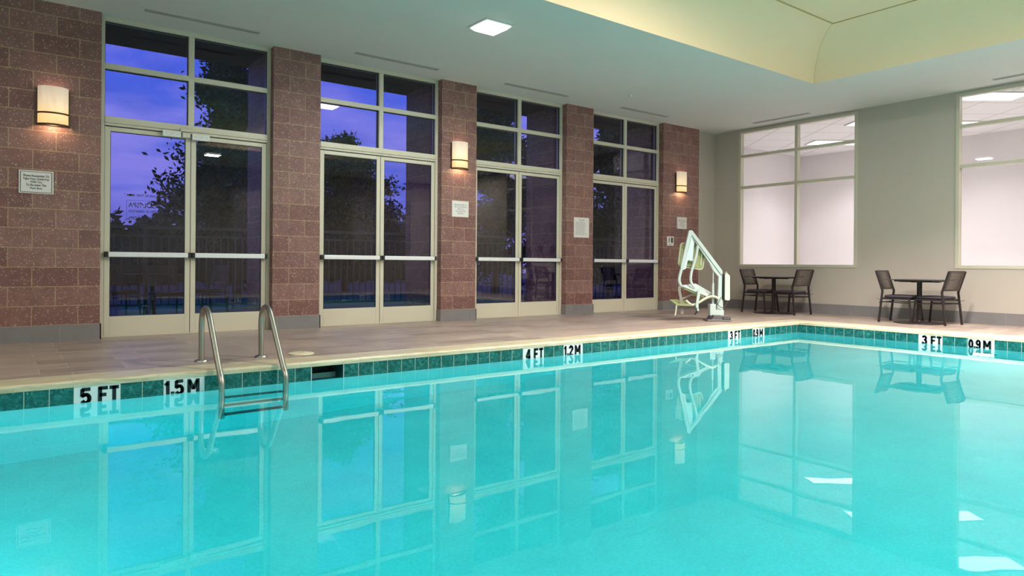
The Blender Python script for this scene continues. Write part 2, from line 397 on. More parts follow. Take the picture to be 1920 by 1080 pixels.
FENCE = simple('grey_metal_railing', (.055, .055, .065), .5, .3)
SLOT2 = simple('dark_grey_louvre', (.30, .28, .275), .6)
SLOT = simple('grey_slot_diffuser', (.46, .43, .42), .6)

# ------------------------------------------------------------------ structure : floor, walls, ceilings
fl = MB()
cx0, cx1, cy0, cy1 = PX0 - CW, PX1 + CW, PY0 - CW, PY1 + CW
fl.box((XL, cy1, -.12), (XR, D + RC + .12, 0)).box((XL, YN, -.12), (XR, cy0, 0)).box((XL, cy0, -.12), (cx0, cy1, 0)).box((cx1, cy0, -.12), (XR, cy1, 0))
struct(fl.build('floor', PLANK))

piers = [(XL, .972), (2.958, 3.608), (5.578, 6.232), (8.19, 8.852), (10.808, 11.945)]
wb = struct(empty('wall_back'))
for i, (a, b) in enumerate(piers):
    ox = b if i == 0 else a
    m_ = MB().box((a - ox, 0, 0), (b - ox, 1.17, H + .02)); m_.build('brick_pier', BRICK, wb, (ox, D, 0))
MB().box((11.945, D + RC, 0), (XR + .1, D + 1.17, H + .02)).build('wall_panel', WALL, wb)
bb = MB()
for i, (a, b) in enumerate(piers):
    bb.box((a, D - .014, 0), (b + .012, D, .178)); bb.box((b, D - .014, 0), (b + .012, D + RC - .01, .178))
    if i: bb.box((a - .012, D - .014, 0), (a, D + RC - .01, .178))
bb.box((11.957, D + RC - .014, 0), (XR, D + RC, .178))
mbase, ntb, outb = newmat('grey_base_tile_long')
v_ = objco(ntb); x_, y_, z_ = sep(ntb, v_)
fr_ = mth(ntb, 'FRACT', mth(ntb, 'DIVIDE', mth(ntb, 'ADD', mth(ntb, 'ADD', x_, y_), 20.09), .61))
ln_ = mth(ntb, 'LESS_THAN', fr_, .006)
cc_ = mixc(ntb, noise(ntb, v_, 4, 5, .7), (.165, .155, .165), (.25, .235, .24))
finish(ntb, outb, mixc(ntb, ln_, cc_, (.33, .31, .3)), .45)
struct(bb.build('baseboard_back', mbase))
struct(MB().box((XR - .014, YN, 0), (XR, D + RC - .014, .19)).build('baseboard_right', mbase))

# right wall with two window openings
W1 = (6.215, 8.735); W2 = (1.68, 4.60); WZ0, WZ1 = .885, 3.765
wr = MB()
for (a, b) in ((YN - .1, W2[0]), (W2[1], W1[0]), (W1[1], D + RC)): wr.box((XR, a, 0), (XR + .14, b, H + .02))
for (a, b) in (W1, W2): wr.box((XR, a, 0), (XR + .14, b, WZ0)); wr.box((XR, a, WZ1), (XR + .14, b, H + .02))
struct(wr.build('wall_right', WALL))
struct(MB().box((XL - .12, YN - .1, 0), (XL, D + 1.17, H + .02)).build('wall_left', WALL))
NW = [(5.7, 8.1), (9.6, 11.9)]
wn_ = MB(); xs = [XL] + [t for ab in NW for t in ab] + [XR]
for k in range(0, len(xs), 2): wn_.box((xs[k], YN - .12, 0), (xs[k + 1], YN, H + .02))
for (a, b) in NW: wn_.box((a, YN - .12, 0), (b, YN, WZ0)); wn_.box((a, YN - .12, 3.2), (b, YN, H + .02))
struct(wn_.build('wall_front', WALL))

# lower ceiling (a ring round the coffer), the cove and the raised ceiling
X0c, X1c, Y0c, Y1c = -2.2, COF[1], COF[2], COF[3]
ce = MB()
ce.box((XL, Y1c, H), (XR + .1, D + RC + .11, H + .12)).box((XL, YN - .1, H), (XR + .1, Y0c, H + .12)).box((XL, Y0c, H), (X0c, Y1c, H + .12)).box((X1c, Y0c, H), (XR + .1, Y1c, H + .12))
struct(ce.build('ceiling', CEIL))
struct(MB().box((XL, D + RC + .11, H), (XR + .1, D + 1.3, H + .12)).build('soffit_outside', simple('dark_brown_soffit', (.075, .05, .045), .8)))
cvm = MB(); RCV = .64; NS = 12
rings = []
for k in range(NS + 1):
    a = math.pi / 2 * k / NS; ins = RCV * (1 - math.cos(a)); z = H + RCV * math.sin(a)
    rings.append([(X0c + ins, Y0c + ins, z), (X1c - ins, Y0c + ins, z), (X1c - ins, Y1c - ins, z), (X0c + ins, Y1c - ins, z)])
for s_ in range(4):
    vs = [];
    for rg in rings: vs += [rg[s_], rg[(s_ + 1) % 4]]
    cvm.add(vs, [(2 * k, 2 * k + 1, 2 * k + 3, 2 * k + 2) for k in range(NS)], True)
cvo = struct(cvm.build('ceiling_cove', CEILY, recalc=False))
top = rings[-1]; MBt = MB().box((top[0][0] - .4, top[0][1] - .4, H + RCV), (top[2][0] + .4, top[2][1] + .4, H + RCV + .1))
struct(MBt.build('ceiling_raised', CEILY))
lnm = MB()
for k in range(4):
    a, b = Vector(top[k]), Vector(top[(k + 1) % 4]); lnm.bar(a - Vector((0, 0, .004)), b - Vector((0, 0, .004)), .022, .008)
    lnm.tube([Vector(rg[k]) for rg in rings], .003, 6)
struct(lnm.build('trim_1', TRIMY))

# slot diffusers, flush lamps, sprinkler
def slot(a, b, label):
    t = empty('slot_diffuser', ((a[0] + b[0]) / 2, (a[1] + b[1]) / 2, H))
    L = (Vector(b) - Vector(a)).length / 2; ax = abs(b[0] - a[0]) > abs(b[1] - a[1])
    def bx(mb, l0, l1, w0, w1, z0, z1): return mb.box((l0, w0, z0), (l1, w1, z1)) if ax else mb.box((w0, l0, z0), (w1, l1, z1))
    f = MB(); bx(f, -L, L, -.045, -.032, -.008, 0); bx(f, -L, L, .032, .045, -.008, 0); bx(f, -L, -L + .012, -.032, .032, -.008, 0); bx(f, L - .012, L, -.032, .032, -.008, 0); bx(f, -L, L, -.004, .004, -.006, 0)
    f.build('frame', SLOT, t); g = MB(); bx(g, -L + .012, L - .012, -.032, .032, -.003, -.0005); g.build('louvre', SLOT2, t)
    tag(t, label, 'air vent', 'slot diffusers let into the lower ceiling')
for a, b, l in [((1.356, 8.83), (2.643, 8.83), 'long slot air vent in the ceiling above the double door nearest the left edge'),
                ((3.94, 8.82), (5.256, 8.82), 'long slot air vent in the ceiling above the second double door from the left'),
                ((6.50, 8.82), (7.834, 8.82), 'long slot air vent in the ceiling above the third double door from the left'),
                ((9.15, 8.82), (10.43, 8.82), 'long slot air vent in the ceiling above the double door nearest the pool lift'),
                ((12.24, 8.12), (12.24, 6.93), 'thin slot air vent in the ceiling above the left interior window'),
                ((12.24, 3.95), (12.24, 2.75), 'thin slot air vent in the ceiling above the right interior window')]: slot(a, b, l)
def flush(x, y, z, s, label, mat):
    t = empty('ceiling_light', (x, y, z))
    MB().box((-s / 2 - .03, -s / 2 - .03, -.012), (s / 2 + .03, s / 2 + .03, 0)).build('trim_plate', WHITEM, t, bevel=.003)
    h = s / 2; k = h * .78; vs = [(-h, -h, -.012), (h, -h, -.012), (h, h, -.012), (-h, h, -.012), (-k, -k, -.05), (k, -k, -.05), (k, k, -.05), (-k, k, -.05)]
    MB().add(vs, [(4, 7, 6, 5), (0, 1, 5, 4), (1, 2, 6, 5), (2, 3, 7, 6), (3, 0, 4, 7)]).build('lens', mat, t)
    tag(t, label, 'ceiling light', 'flush square ceiling lights')
for i, (x, y) in enumerate(soffit_spots):
    flush(x, y, H, .36, ['lit square ceiling light with prismatic lens in the lower grey ceiling', 'square light in the lower ceiling before the left window of the near wall', 'added fill light in the lower ceiling over the far left corner of the pool',
          'added fill light in the lower ceiling over the middle of the left pool end', 'added fill light in the lower ceiling over the near left corner of the pool', 'added fill light in the lower ceiling in the near right corner', 'added fill light in the lower ceiling by the right wall, near the pool end'][i], LENS)
for i, (x, y) in enumerate(coffer_fill_spots):  # housings for the added coffer fill lamps
    flush(x, y, H + RCV, .42, ['added fill light in the raised yellow ceiling at its left end', 'added fill light in the raised yellow ceiling closest to the interior windows', 'added fill light in the raised yellow ceiling at mid length, farther from the camera side', 'added fill light in the raised yellow ceiling at mid length, nearer row'][i], LENS)
spk = empty('sprinkler_head', (8.62, 8.1, H)); MB().lathe([(.035, 0), (.035, -.006), (.012, -.01), (.012, -.03), (.02, -.032)][::-1], n=16).build('escutcheon', WHITEM, spk)
tag(spk, 'small white sprinkler head in the grey ceiling beside the slot vents', 'sprinkler')

# ------------------------------------------------------------------ doors with transoms
FY = D + RC
opens = [(.972, 2.958), (3.608, 5.578), (6.232, 8.19), (8.852, 10.808)]
for i, (a, b) in enumerate(opens):
    d = struct(empty('door_%d' % (i + 1), (a, FY, 0))); Wd = b - a; c = Wd / 2; J = .047
    f = MB(); y0, y1 = 0, .11
    f.box((0, y0, 0), (J, y1, H)).box((Wd - J, y0, 0), (Wd, y1, H)).box((J, y0, 3.748), (Wd - J, y1, H))
    f.box((J, y0 - .006, 2.515), (Wd - J, y1, 2.622)).box((J, y0 - .025, 2.545), (Wd - J, y0 - .006, 2.560))
    f.box((J, y0, 3.185), (Wd - J, y1, 3.25)).box((c - .034, y0 - .001, 2.622), (c + .034, y1, 3.748))
    f.box((J, y0 + .01, 0), (Wd - J, y1, .012))
    f.build('transom_frame', FRAME, d, bevel=.003)
    for (x0, x1) in ((J, c - .034), (c + .034, Wd - J)):
        for (z0, z1) in ((2.622, 3.185), (3.25, 3.748)):
            MB().box((x0, .052, z0), (x1, .058, z1)).build('transom_pane', GLASS, d)
            s_ = MB()
            for q in ((x0, z0, x0 + .007, z1), (x1 - .007, z0, x1, z1), (x0, z0, x1, z0 + .007), (x0, z1 - .007, x1, z1)): s_.box((q[0], .035, q[1]), (q[2], .06, q[3]))
            s_.build('gasket', BLACK, d)
    for k in (0, 1):
        x0, x1 = (J + .004, c - .004) if k == 0 else (c + .004, Wd - J - .004)
        S = .058; lf = empty('door_leaf', (0, 0, 0)); lf.parent = d
        g = MB().box((x0, .012, .012), (x0 + S, .057, 2.503)).box((x1 - S, .012, .012), (x1, .057, 2.503)).box((x0 + S, .012, .012), (x1 - S, .057, .247)).box((x0 + S, .012, 2.452), (x1 - S, .057, 2.503))
        g.build('leaf_frame', FRAME, lf, bevel=.003)
        MB().box((x0 + S, .032, .247), (x1 - S, .038, 2.452)).build('pane', GLASS, lf)
        s_ = MB(); gx0, gx1 = x0 + S, x1 - S
        for q in ((gx0, .247, gx0 + .006, 2.452), (gx1 - .006, .247, gx1, 2.452), (gx0, .247, gx1, .253), (gx0, 2.446, gx1, 2.452)): s_.box((q[0], .022, q[1]), (q[2], .045, q[3]))
        s_.build('gasket', BLACK, lf)
        bz = .985 + (0 if i else .0)
        MB().box((x0 + .035, -.075, bz - .03), (x1 - .035, -.028, bz + .03)).build('push_bar', ALU, lf, bevel=.006)
        for q in ((x0 + .0, x0 + .037), (x1 - .037, x1 - .0)): MB().box((q[0], -.078, bz - .033), (q[1], .012, bz + .033)).build('end_cap', BLACK, lf, bevel=.006)
        if k == 1:
            MB().box((x0 + .012, .057, .92), (x0 + .05, .066, 1.16)).tube([(x0 + .03, .06, .96), (x0 + .03, .10, .97), (x0 + .03, .10, 1.1), (x0 + .03, .06, 1.11)], .009, 8).build('pull_handle', STEEL, lf)
    if i == 0:
        for (x0, x1, z0) in ((.66, .865, 2.452), (.995, 1.2, 2.44)):
            m_ = MB().box((x0, -.06, z0), (x1, -.006, z0 + .075))
            for q in range(3): m_.tube([(x0 + .035 + q * .068, -.0615, z0 + .037), (x0 + .035 + q * .068, -.059, z0 + .037)], .004, 8, mi=1)
            m_.build('magnetic_lock', [WHITEM, BLACK], d)
        m_ = MB().box((.885, -.05, 2.46), (.975, -.006, 2.52)); m_.tube([(.86, -.045, 2.55), (1.0, -.045, 2.55)], .022, 14); m_.build('latch_bracket', FRAME, d)
        # writing on the outside of the left leaf reads reversed from inside
        for (txt, sz_, xx, zz, sx_) in (('"NO GLASS IN THIS AREA."', .040, .50, 1.705, 1.0), ('POOL /SPA', .085, .48, 1.585, .85), ('HOURS OF OPERATION', .046, .48, 1.51, .7), ('6am. to 11pm.', .082, .50, 1.435, .85), ('POOL RULES', .06, .50, 1.335, .85)):
            textmesh('door_lettering', txt, sz_, INK, d, (xx, .042, zz), (math.pi / 2, 0, 0), .0006, sx_, mirror=True)
        bxm = MB()
        for q in ((.285, 1.385, .288, 1.645), (.672, 1.385, .675, 1.645), (.285, 1.385, .675, 1.388), (.285, 1.642, .675, 1.645)): bxm.box((q[0], .0405, q[1]), (q[2], .042, q[3]))
        bxm.build('lettering_border', INK, d)

# ------------------------------------------------------------------ interior windows
def window(n, y0, y1, muls):
    wdo = struct(empty('window_%d' % n, (XR, y0, 0))); L = y1 - y0; F = .055
    f = MB(); X0_, X1_ = -.012, .10
    f.box((X0_, 0, WZ0), (X1_, F, WZ1)).box((X0_, L - F, WZ0), (X1_, L, WZ1)).box((X0_, F, WZ0), (X1_, L - F, WZ0 + F)).box((X0_, F, WZ1 - F), (X1_, L - F, WZ1))
    zs = (2.565, 3.225)
    for m_ in muls: f.box((X0_ + .004, m_ - .03, WZ0 + F), (X1_, m_ + .03, WZ1 - F))
    for z in zs: f.box((X0_ + .006, F, z - .028), (X1_, L - F, z + .028))
    f.build('window_frame', FRAMEW, wdo, bevel=.003)
    ys = [F] + list(muls) + [L - F]
    for k in range(len(ys) - 1):
        for (za, zb) in ((WZ0 + F, 2.537), (2.593, 3.197), (3.253, WZ1 - F)):
            MB().box((.045, ys[k] + (.03 if k else 0), za), (.051, ys[k + 1] - (.03 if k < len(ys) - 2 else 0), zb)).build('pane', GLASSC, wdo)
window(1, W1[0], W1[1], [W1[1] - W1[0] - 1.31]); window(2, W2[0], W2[1], [1.3])
for k, (a, b) in enumerate(NW):
    wdo = struct(empty('window_%d' % (3 + k), (a, YN - .12, 0))); f = MB(); L = b - a
    f.box((0, 0, WZ0), (.06, .13, 3.2)).box((L - .06, 0, WZ0), (L, .13, 3.2)).box((.06, 0, WZ0), (L - .06, .13, WZ0 + .06)).box((.06, 0, 3.14), (L - .06, .13, 3.2)).box((L / 2 - .03, 0, WZ0), (L / 2 + .03, .13, 3.2)).box((.06, .001, 2.4), (L - .06, .13, 2.46))
    f.build('window_frame', FRAMEW, wdo); MB().box((.06, .05, WZ0 + .06), (L - .06, .056, 3.14)).build('pane', GLASSC, wdo)
# lit rooms behind the glass
fx0, fx1, fy0, fy1, fz = XR + .14, 17.35, -1.6, 10.08, 3.86
struct(MB().box((fx0 - .0, fy0, fz), (fx1, fy1, fz + .1)).build('ceiling_gym', GRIDC))
struct(MB().box((fx0, fy0, -.1), (fx1, fy1, 0)).build('floor_gym', FITF))
struct(MB().box((fx1, fy0, 0), (fx1 + .1, fy1, fz)).box((fx0, fy1, 0), (fx1 + .1, fy1 + .1, fz)).box((fx0, fy0 - .1, 0), (fx1 + .1, fy0, fz)).build('wall_gym', FITW))
for i, (x, y) in enumerate(troffers):
    t = empty('recessed_troffer', (x, y, fz - .001), -YAW)
    MB().box((-.6, -.3, -.02), (.6, -.27, 0)).box((-.6, .27, -.02), (.6, .3, 0)).box((-.6, -.27, -.02), (-.57, .27, 0)).box((.57, -.27, -.02), (.6, .27, 0)).build('frame', WHITEM, t)
    MB().box((-.57, -.27, -.012), (.57, .27, -.004)).build('diffuser', LENSC, t)
    tag(t, ['lit rectangular ceiling panel seen in the left interior window, deeper in the room', 'lit ceiling panel cut off by the right jamb of the left interior window', 'large lit ceiling panel at the top of the right interior window', 'lit ceiling panel low at the left jamb of the right interior window', 'lit ceiling panel behind the right interior window, off to its right', 'lit ceiling panel at the near end of the room behind the interior windows'][i], 'ceiling light', 'lit panels in the ceiling of the room behind the interior windows')
struct(MB().box((5.2, YN - 2.4, 0), (12.5, YN - 2.3, 3.5)).box((5.1, YN - 2.4, 0), (5.2, YN - .12, 3.5)).box((12.5, YN - 2.4, 0), (12.6, YN - .12, 3.5)).box((5.1, YN - 2.4, 3.5), (12.6, YN - .12, 3.6)).build('wall_hall', FITW))
struct(MB().box((5.1, YN - 2.4, -.1), (12.6, YN - .12, 0)).build('floor_hall', FITF))
for x in (6.9, 10.6):
    t = empty('hall_light', (x, YN - 1.3, 3.5)); MB().box((-.5, -.15, -.03), (.5, .15, 0)).build('diffuser', LENSC, t)
    tag(t, 'lit panel in the hall behind the %s window of the near wall' % ('left' if x < 8 else 'right'), 'ceiling light'); area('hall_lamp_light', (x, YN - 1.3, 3.45), .9, 26, (1, .95, .95), size_y=.25)

# ------------------------------------------------------------------ pool
SK = (.476 + 12 * TM, .476 + 14 * TM)
ps = MB()
ps.box((PX0 - .2, PY1, -2.0), (SK[0], PY1 + .2, -.05)).box((SK[1], PY1, -2.0), (PX1 + .2, PY1 + .2, -.05)).box((SK[0], PY1, -2.0), (SK[1], PY1 + .2, -.22))
ps.box((PX0 - .2, PY0 - .2, -2.0), (PX1 + .2, PY0, -.05)).box((PX0 - .2, PY0, -2), (PX0, PY1, -.05)).box((PX1, PY0, -2), (PX1 + .2, PY1, -.05))
ps.add([(PX0, PY0, -1.75), (PX1, PY0, -1.05), (PX1, PY1, -1.05), (PX0, PY1, -1.75), (PX0, PY0, -2), (PX1, PY0, -2), (PX1, PY1, -2), (PX0, PY1, -2)], [(0, 1, 2, 3), (7, 6, 5, 4), (0, 4, 5, 1), (1, 5, 6, 2), (2, 6, 7, 3), (3, 7, 4, 0)])
struct(ps.build('pool_basin', PLAS))
tl = MB().box((PX0, PY1 - .006, -.205), (SK[0], PY1, -.05)).box((SK[1], PY1 - .006, -.205), (PX1, PY1, -.05)).box((PX0, PY0, -.205), (PX1, PY0 + .006, -.05))
tl.box((SK[0] - .006, PY1 - .007, -.2), (SK[0] + .0, PY1, -.05), 1).box((SK[1], PY1 - .007, -.2), (SK[1] + .006, PY1, -.05), 1)
struct(tl.build('pool_tile_band', [TILX, MARKW]))
struct(MB().box((PX1 - .006, PY0, -.205), (PX1, PY1 - .006, -.05)).box((PX0, PY0, -.205), (PX0 + .006, PY1 - .006, -.05)).build('pool_tile_band_end', TILY))
def coprof(w, oh=.012, n=6):
    pr_ = [(0, -.06), (0, 0)]
    for k in range(n + 1):
        a = math.pi / 2 * k / n; pr_.append((w + oh - .025 + .025 * math.sin(a), -.025 + .025 * math.cos(a)))
    pr_.append((w + oh, -.05)); pr_.append((w, -.05)); pr_.append((w, -.06))
    return pr_
cp = MB()
# far side: side axis must point toward the pool (-y): direction p->q with left = -y means p->q along -x
cp.sweep(coprof(CW), (cx1, cy1, 0), (cx0, cy1, 0)); cp.sweep(coprof(CW), (cx0, cy0, 0), (cx1, cy0, 0))
struct(cp.build('pool_coping', COPX))
cp = MB(); cp.sweep(coprof(CW), (cx1, cy0 + CW, .0005), (cx1, cy1 - CW, .0005)); cp.sweep(coprof(CW), (cx0, cy1 - CW, .0005), (cx0, cy0 + CW, .0005))
struct(cp.build('pool_coping_end', COPY_))
e = .004
wt = MB().add([(PX0 - e, PY0 - e, WZ), (PX1 + e, PY0 - e, WZ), (PX1 + e, PY1 + e, WZ), (PX0 - e, PY1 + e, WZ), (PX0 - e, PY0 - e, -1.76), (PX1 + e, PY0 - e, -1.06), (PX1 + e, PY1 + e, -1.06), (PX0 - e, PY1 + e, -1.76)],
              [(0, 1, 2, 3), (7, 6, 5, 4), (0, 4, 5, 1), (1, 5, 6, 2), (2, 6, 7, 3), (3, 7, 4, 0)]).build('pool_water', WATER)
tag(wt, 'still turquoise pool water lit from below', 'water', kind='stuff')
# skimmer mouth
sk = empty('pool_skimmer', ((SK[0] + SK[1]) / 2, PY1, -.13)); hw = TM
MB().box((-hw, 0, -.08), (-hw + .008, .30, .078)).box((hw - .008, 0, -.08), (hw, .30, .078)).box((-hw, 0, -.088), (hw, .30, -.08)).box((-hw, 0, .070), (hw, .30, .078)).box((-hw, .30, -.088), (hw, .308, .078)).build('throat', simple('dark_teal_skimmer_tile', (.008, .05, .05), .3), sk)
MB().box((-hw + .01, .16, -.06), (hw - .01, .168, -.01)).build('weir_flap', simple('grey_weir_plastic', (.25, .33, .33), .4), sk)
tag(sk, 'dark rectangular skimmer opening in the teal tile band right of the ladder', 'skimmer')
ld = empty('skimmer_lid', (2.42, 6.66, .0005)); MB().lathe([(.125, 0), (.125, .006), (.118, .009), (.001, .010)], n=40).build('lid_plate', simple('cream_plastic_lid', (.66, .60, .42), .45), ld)
m_ = MB().box((-.03, -.006, .0095), (.03, .006, .0125)); m_.build('lid_grip', simple('tan_plastic', (.40, .33, .2), .5), ld)
tag(ld, 'round cream skimmer lid flush in the deck behind the skimmer opening', 'lid')
# underwater lamps
for i, (x, y, z, ax) in enumerate(under_lamps):
    dv = {'y': Vector((0, 1, 0)), 'x': Vector((-1, 0, 0)), '-x': Vector((1, 0, 0))}[ax]
    t = empty('underwater_light', (x, y, z)); p = Vector((0, 0, 0)); dd = dv
    MB().tube([p - dd * .06, p + dd * .01], .14, 28).build('housing', STEEL, t); MB().tube([p + dd * .0105, p + dd * .02], .115, 28).build('lens', LENSP, t)
    lab = ['first underwater lamp from the deep end in the near pool wall', 'second underwater lamp from the deep end in the near pool wall', 'third underwater lamp from the deep end in the near pool wall', 'underwater lamp in the near pool wall closest to the shallow end',
           'round lit underwater lamp in the right pool wall below the 0.9 M marking', 'underwater lamp in the left pool wall, nearer one', 'underwater lamp in the left pool wall, farther one'][i]
    tag(t, lab, 'pool light', 'underwater pool lamps')
# depth markers: strokes of heavy condensed block lettering, unit box, x 0..1, z 0..1
def arcp(cx_, cz_, rx, rz, a0, a1, n=8):
    return [(cx_ + rx * math.cos(math.radians(a0 + (a1 - a0) * k / n)), cz_ + rz * math.sin(math.radians(a0 + (a1 - a0) * k / n))) for k in range(n + 1)]
GLY = {'F': [[(.15, 0), (.15, 1)], [(.0, .92), (1, .92)], [(.1, .5), (.85, .5)]], 'T': [[(.5, 0), (.5, 1)], [(-.02, .92), (1.02, .92)]],
       '1': [[(.6, 0), (.6, 1)], [(.6, .86), (.0, .72)]], '.': [[(.5, .12), (.5, .27)]],
       'M': [[(-.05, 0), (-.05, 1)], [(1.05, 0), (1.05, 1)], [(.02, .9), (.5, .3)], [(.98, .9), (.5, .3)]],
       '5': [[(.92, .92), (.14, .92), (.12, .52)] + arcp(.5, .34, .40, .26, 130, -150, 12)], '4': [[(.72, 0), (.72, 1)], [(.66, .98), (.04, .28)], [(.0, .27), (1.02, .27)]],
       '3': [arcp(.48, .72, .36, .20, 160, -90, 10), arcp(.48, .30, .40, .22, 90, -165, 10)], '2': [arcp(.5, .70, .38, .22, 170, -25, 10) + [(.1, .08), (1.0, .08)]],
       '0': [arcp(.5, .5, .36, .42, 90, 455, 20)], '9': [arcp(.5, .68, .36, .24, 0, 360, 14), [(.86, .68)] + arcp(.5, .32, .36, .24, 0, -160, 8)]}
def ribbon(mb, pts, hw):
    y0, y1 = -.0102, -.0084
    for p, q in zip(pts, pts[1:]):
        dx, dz = q[0] - p[0], q[1] - p[1]; L_ = math.hypot(dx, dz) or 1; dx /= L_; dz /= L_; nx, nz = -dz * hw, dx * hw
        e_ = hw * .35 if len(pts) > 3 else 0
        mb.prism([(p[0] - dx * e_ + nx, p[1] - dz * e_ + nz), (q[0] + dx * e_ + nx, q[1] + dz * e_ + nz), (q[0] + dx * e_ - nx, q[1] + dz * e_ - nz), (p[0] - dx * e_ - nx, p[1] - dz * e_ - nz)], y0, y1)
def marker(text, loc, rz, label, boldt=.0052):
    t = empty('depth_marker', loc, rz)    # local: plate in XZ, faces -Y
    pl = MB()
    for k in (-1, 0): pl.box((k * TM + .0008, -.0085, -.155), ((k + 1) * TM - .0008, .0, -.0005))
    pl.build('marker_tile', MARKW, t, bevel=.001)
    a, b = text.split(' '); dot = b.endswith('.'); b = b.rstrip('.')
    def word(chars, xc, name):
        cw = {'1': .3, '.': .16}; tot = sum(cw.get(c_, .5) for c_ in chars) + .10 * (len(chars) - 1); x_ = -tot / 2; mb = MB(); S_ = .122
        sx_ = min(1.0, .135 / (tot * S_))
        for c_ in chars:
            wd = cw.get(c_, .5)
            for poly in GLY[c_]:
                ribbon(mb, [((x_ + px * wd) * S_ * sx_, (pz - .5) * S_) for px, pz in poly], 0.195 * S_ * (.5 + .5 * sx_) / 2 * 1.15)
            x_ += wd + .10
        mb.build(name, MARKK, t, (xc, 0, -.074))
    word(a, -TM * .5, 'depth_number'); word(b, TM * (.49 if b == 'FT' else .45), 'depth_unit')
    if dot: MB().box((TM * .86, -.0102, -.142), (TM * .86 + .016, -.0085, -.126)).build('dot', MARKK, t)
    tag(t, label, 'depth marker', 'depth markings in the waterline tiles')
mk = [('5 FT', .476, 'left of the ladder, leftmost marking'), ('1.5 M.', .476 + 4 * TM, 'just left of the chrome ladder rail'), ('4 FT', .476 + 28 * TM, 'midway along the door side of the pool'), ('1.2 M', .476 + 32 * TM, 'right of the 4 FT tiles on the door side'), ('3 FT', 8.585, 'on the door side beneath the pool lift'), ('0.9 M', 9.2, 'on the door side nearest the far right pool corner')]
for tx, x, wh in mk: marker(tx, (x + TM, PY1 - .0005, -.05), 0, 'white tiles reading %s %s' % (tx, wh))
for tx, y, wh in [('3 FT', 4.12, 'on the right pool wall below the right cafe table'), ('0.9 M.', 3.50, 'on the right pool wall at the right edge')]:
    marker(tx, (PX1 - .0005, y, -.05), -math.pi / 2, 'white tiles reading %s %s' % (tx, wh))
for tx, x, wh in [('4 FT', 5.75, 'on the near pool side, mid length'), ('1.2 M', 5.15, 'near 4 FT on the near pool side'), ('3 FT', 9.6, 'on the near pool side toward the shallow end'), ('0.9 M', 8.9, 'on the near pool side')]:
    marker(tx, (x, PY0 + .0005, -.05), math.pi, 'white tiles reading %s %s' % (tx, wh))

# ------------------------------------------------------------------ pool ladder
lad = empty('pool_ladder', (1.76, 6.64, 0))
def arc(pts, n=6):   # Catmull-Rom smoothing
    P = [Vector(p) for p in pts]; out = []
    for i in range(len(P) - 1):
        p0 = P[max(i - 1, 0)]; p1 = P[i]; p2 = P[i + 1]; p3 = P[min(i + 2, len(P) - 1)]
        for k in range(n):
            t = k / n; out.append(.5 * ((2 * p1) + (p2 - p0) * t + (2 * p0 - 5 * p1 + 4 * p2 - p3) * t * t + (3 * p1 - p0 - 3 * p2 + p3) * t ** 3))
    out.append(P[-1]); return out
rails = [(0, -.0), (0, .20), (0.005, .34), (-.03, .44), (-.115, .49), (-.21, .485), (-.29, .44), (-.37, .36), (-.66, .05), (-.695, -.02), (-.70, -.1), (-.70, -1.12)]
for sx_ in (-.265, .265):
    pts = arc([(sx_, 0, 0), (sx_, 0, .2), (sx_, .005, .34), (sx_, -.03, .435), (sx_, -.115, .485), (sx_, -.20, .475), (sx_, -.28, .42), (sx_, -.40, .275), (sx_, -.62, .0), (sx_, -.685, -.07), (sx_, -.70, -.16), (sx_, -.70, -.5), (sx_, -.70, -1.12)], 6)
    rl = MB().tube(pts, .0245, 16).build('handrail', STEEL, lad)
    MB().lathe([(.06, .0005), (.06, .008), (.045, .02), (.026, .024)], (sx_, 0, 0), 28).build('escutcheon', STEEL, lad)
for z in (-.42, -.72, -1.02):
    MB().box((-.245, -.725, z - .012), (.245, -.645, z + .012)).build('step', simple('dark_teal_step_tread', (.03, .09, .10), .5), lad, bevel=.004)
tag(lad, 'stainless steel pool ladder with two curved handrails at the deep end', 'pool ladder')

# ------------------------------------------------------------------ sconces
def sconce(x, label):
    t = empty('wall_sconce', (x, D, 2.63)); Wd, dp, hh = .145, .10, .205
    n = 20
    def shell(z0, z1, w, d_, th, y0=-.02):
        mb = MB(); vs = []
        for z in (z0, z1):
            for rr in (0, th):
                for k in range(n + 1):
                    a = math.pi * k / n; vs.append((-(w - rr) * math.cos(a), y0 - (d_ - rr) * math.sin(a), z))
        N = n + 1; fs = []
        for k in range(n):
            fs += [(k, k + 1, 2 * N + k + 1, 2 * N + k), (N + k + 1, N + k, 3 * N + k, 3 * N + k + 1), (k + 1, k, N + k, N + k + 1), (2 * N + k, 2 * N + k + 1, 3 * N + k + 1, 3 * N + k)]
        mb.add(vs, fs, True); return mb
    MB().box((-Wd - .012, -.022, -.215), (Wd + .012, 0, .19)).build('back_plate', BRONZE, t, bevel=.003)
    shell(-.205, .21, Wd, dp, .006).build('shade', SCON, t)
    m_ = shell(-.225, -.205, Wd + .012, dp + .012, .014); m_.build('band', BRONZE, t)
    m_ = shell(-.095, -.078, Wd + .012, dp + .012, .010); m_.build('band', BRONZE, t)
    for s_ in (-1, 1): MB().box((s_ * (Wd + .002), -.03, -.22), (s_ * (Wd + .012), -.018, .19)).build('side_bracket', BRONZE, t)
    MB().lathe([(.02, .03), (.028, 0), (.028, -.04), (.01, -.06)][::-1], (0, -.06, -.12), 16).build('bulb', mat_emit('lit_bulb', (1, .78, .45), 12), t)
    tag(t, label, 'wall lamp', 'alabaster wall sconces on the brick piers')
    point('sconce_light', (x, D - .095, 2.45), L_SCONCE, (1, .74, .45), .03); point('sconce_light', (x, D - .075, 2.80), L_SCONCE * .15, (1, .80, .58), .03)
sconce(.505, 'half-round alabaster wall sconce with bronze bands above the key reminder sign at far left')
sconce(5.895, 'half-round lit wall sconce on the narrow brick pier between second and third doors')
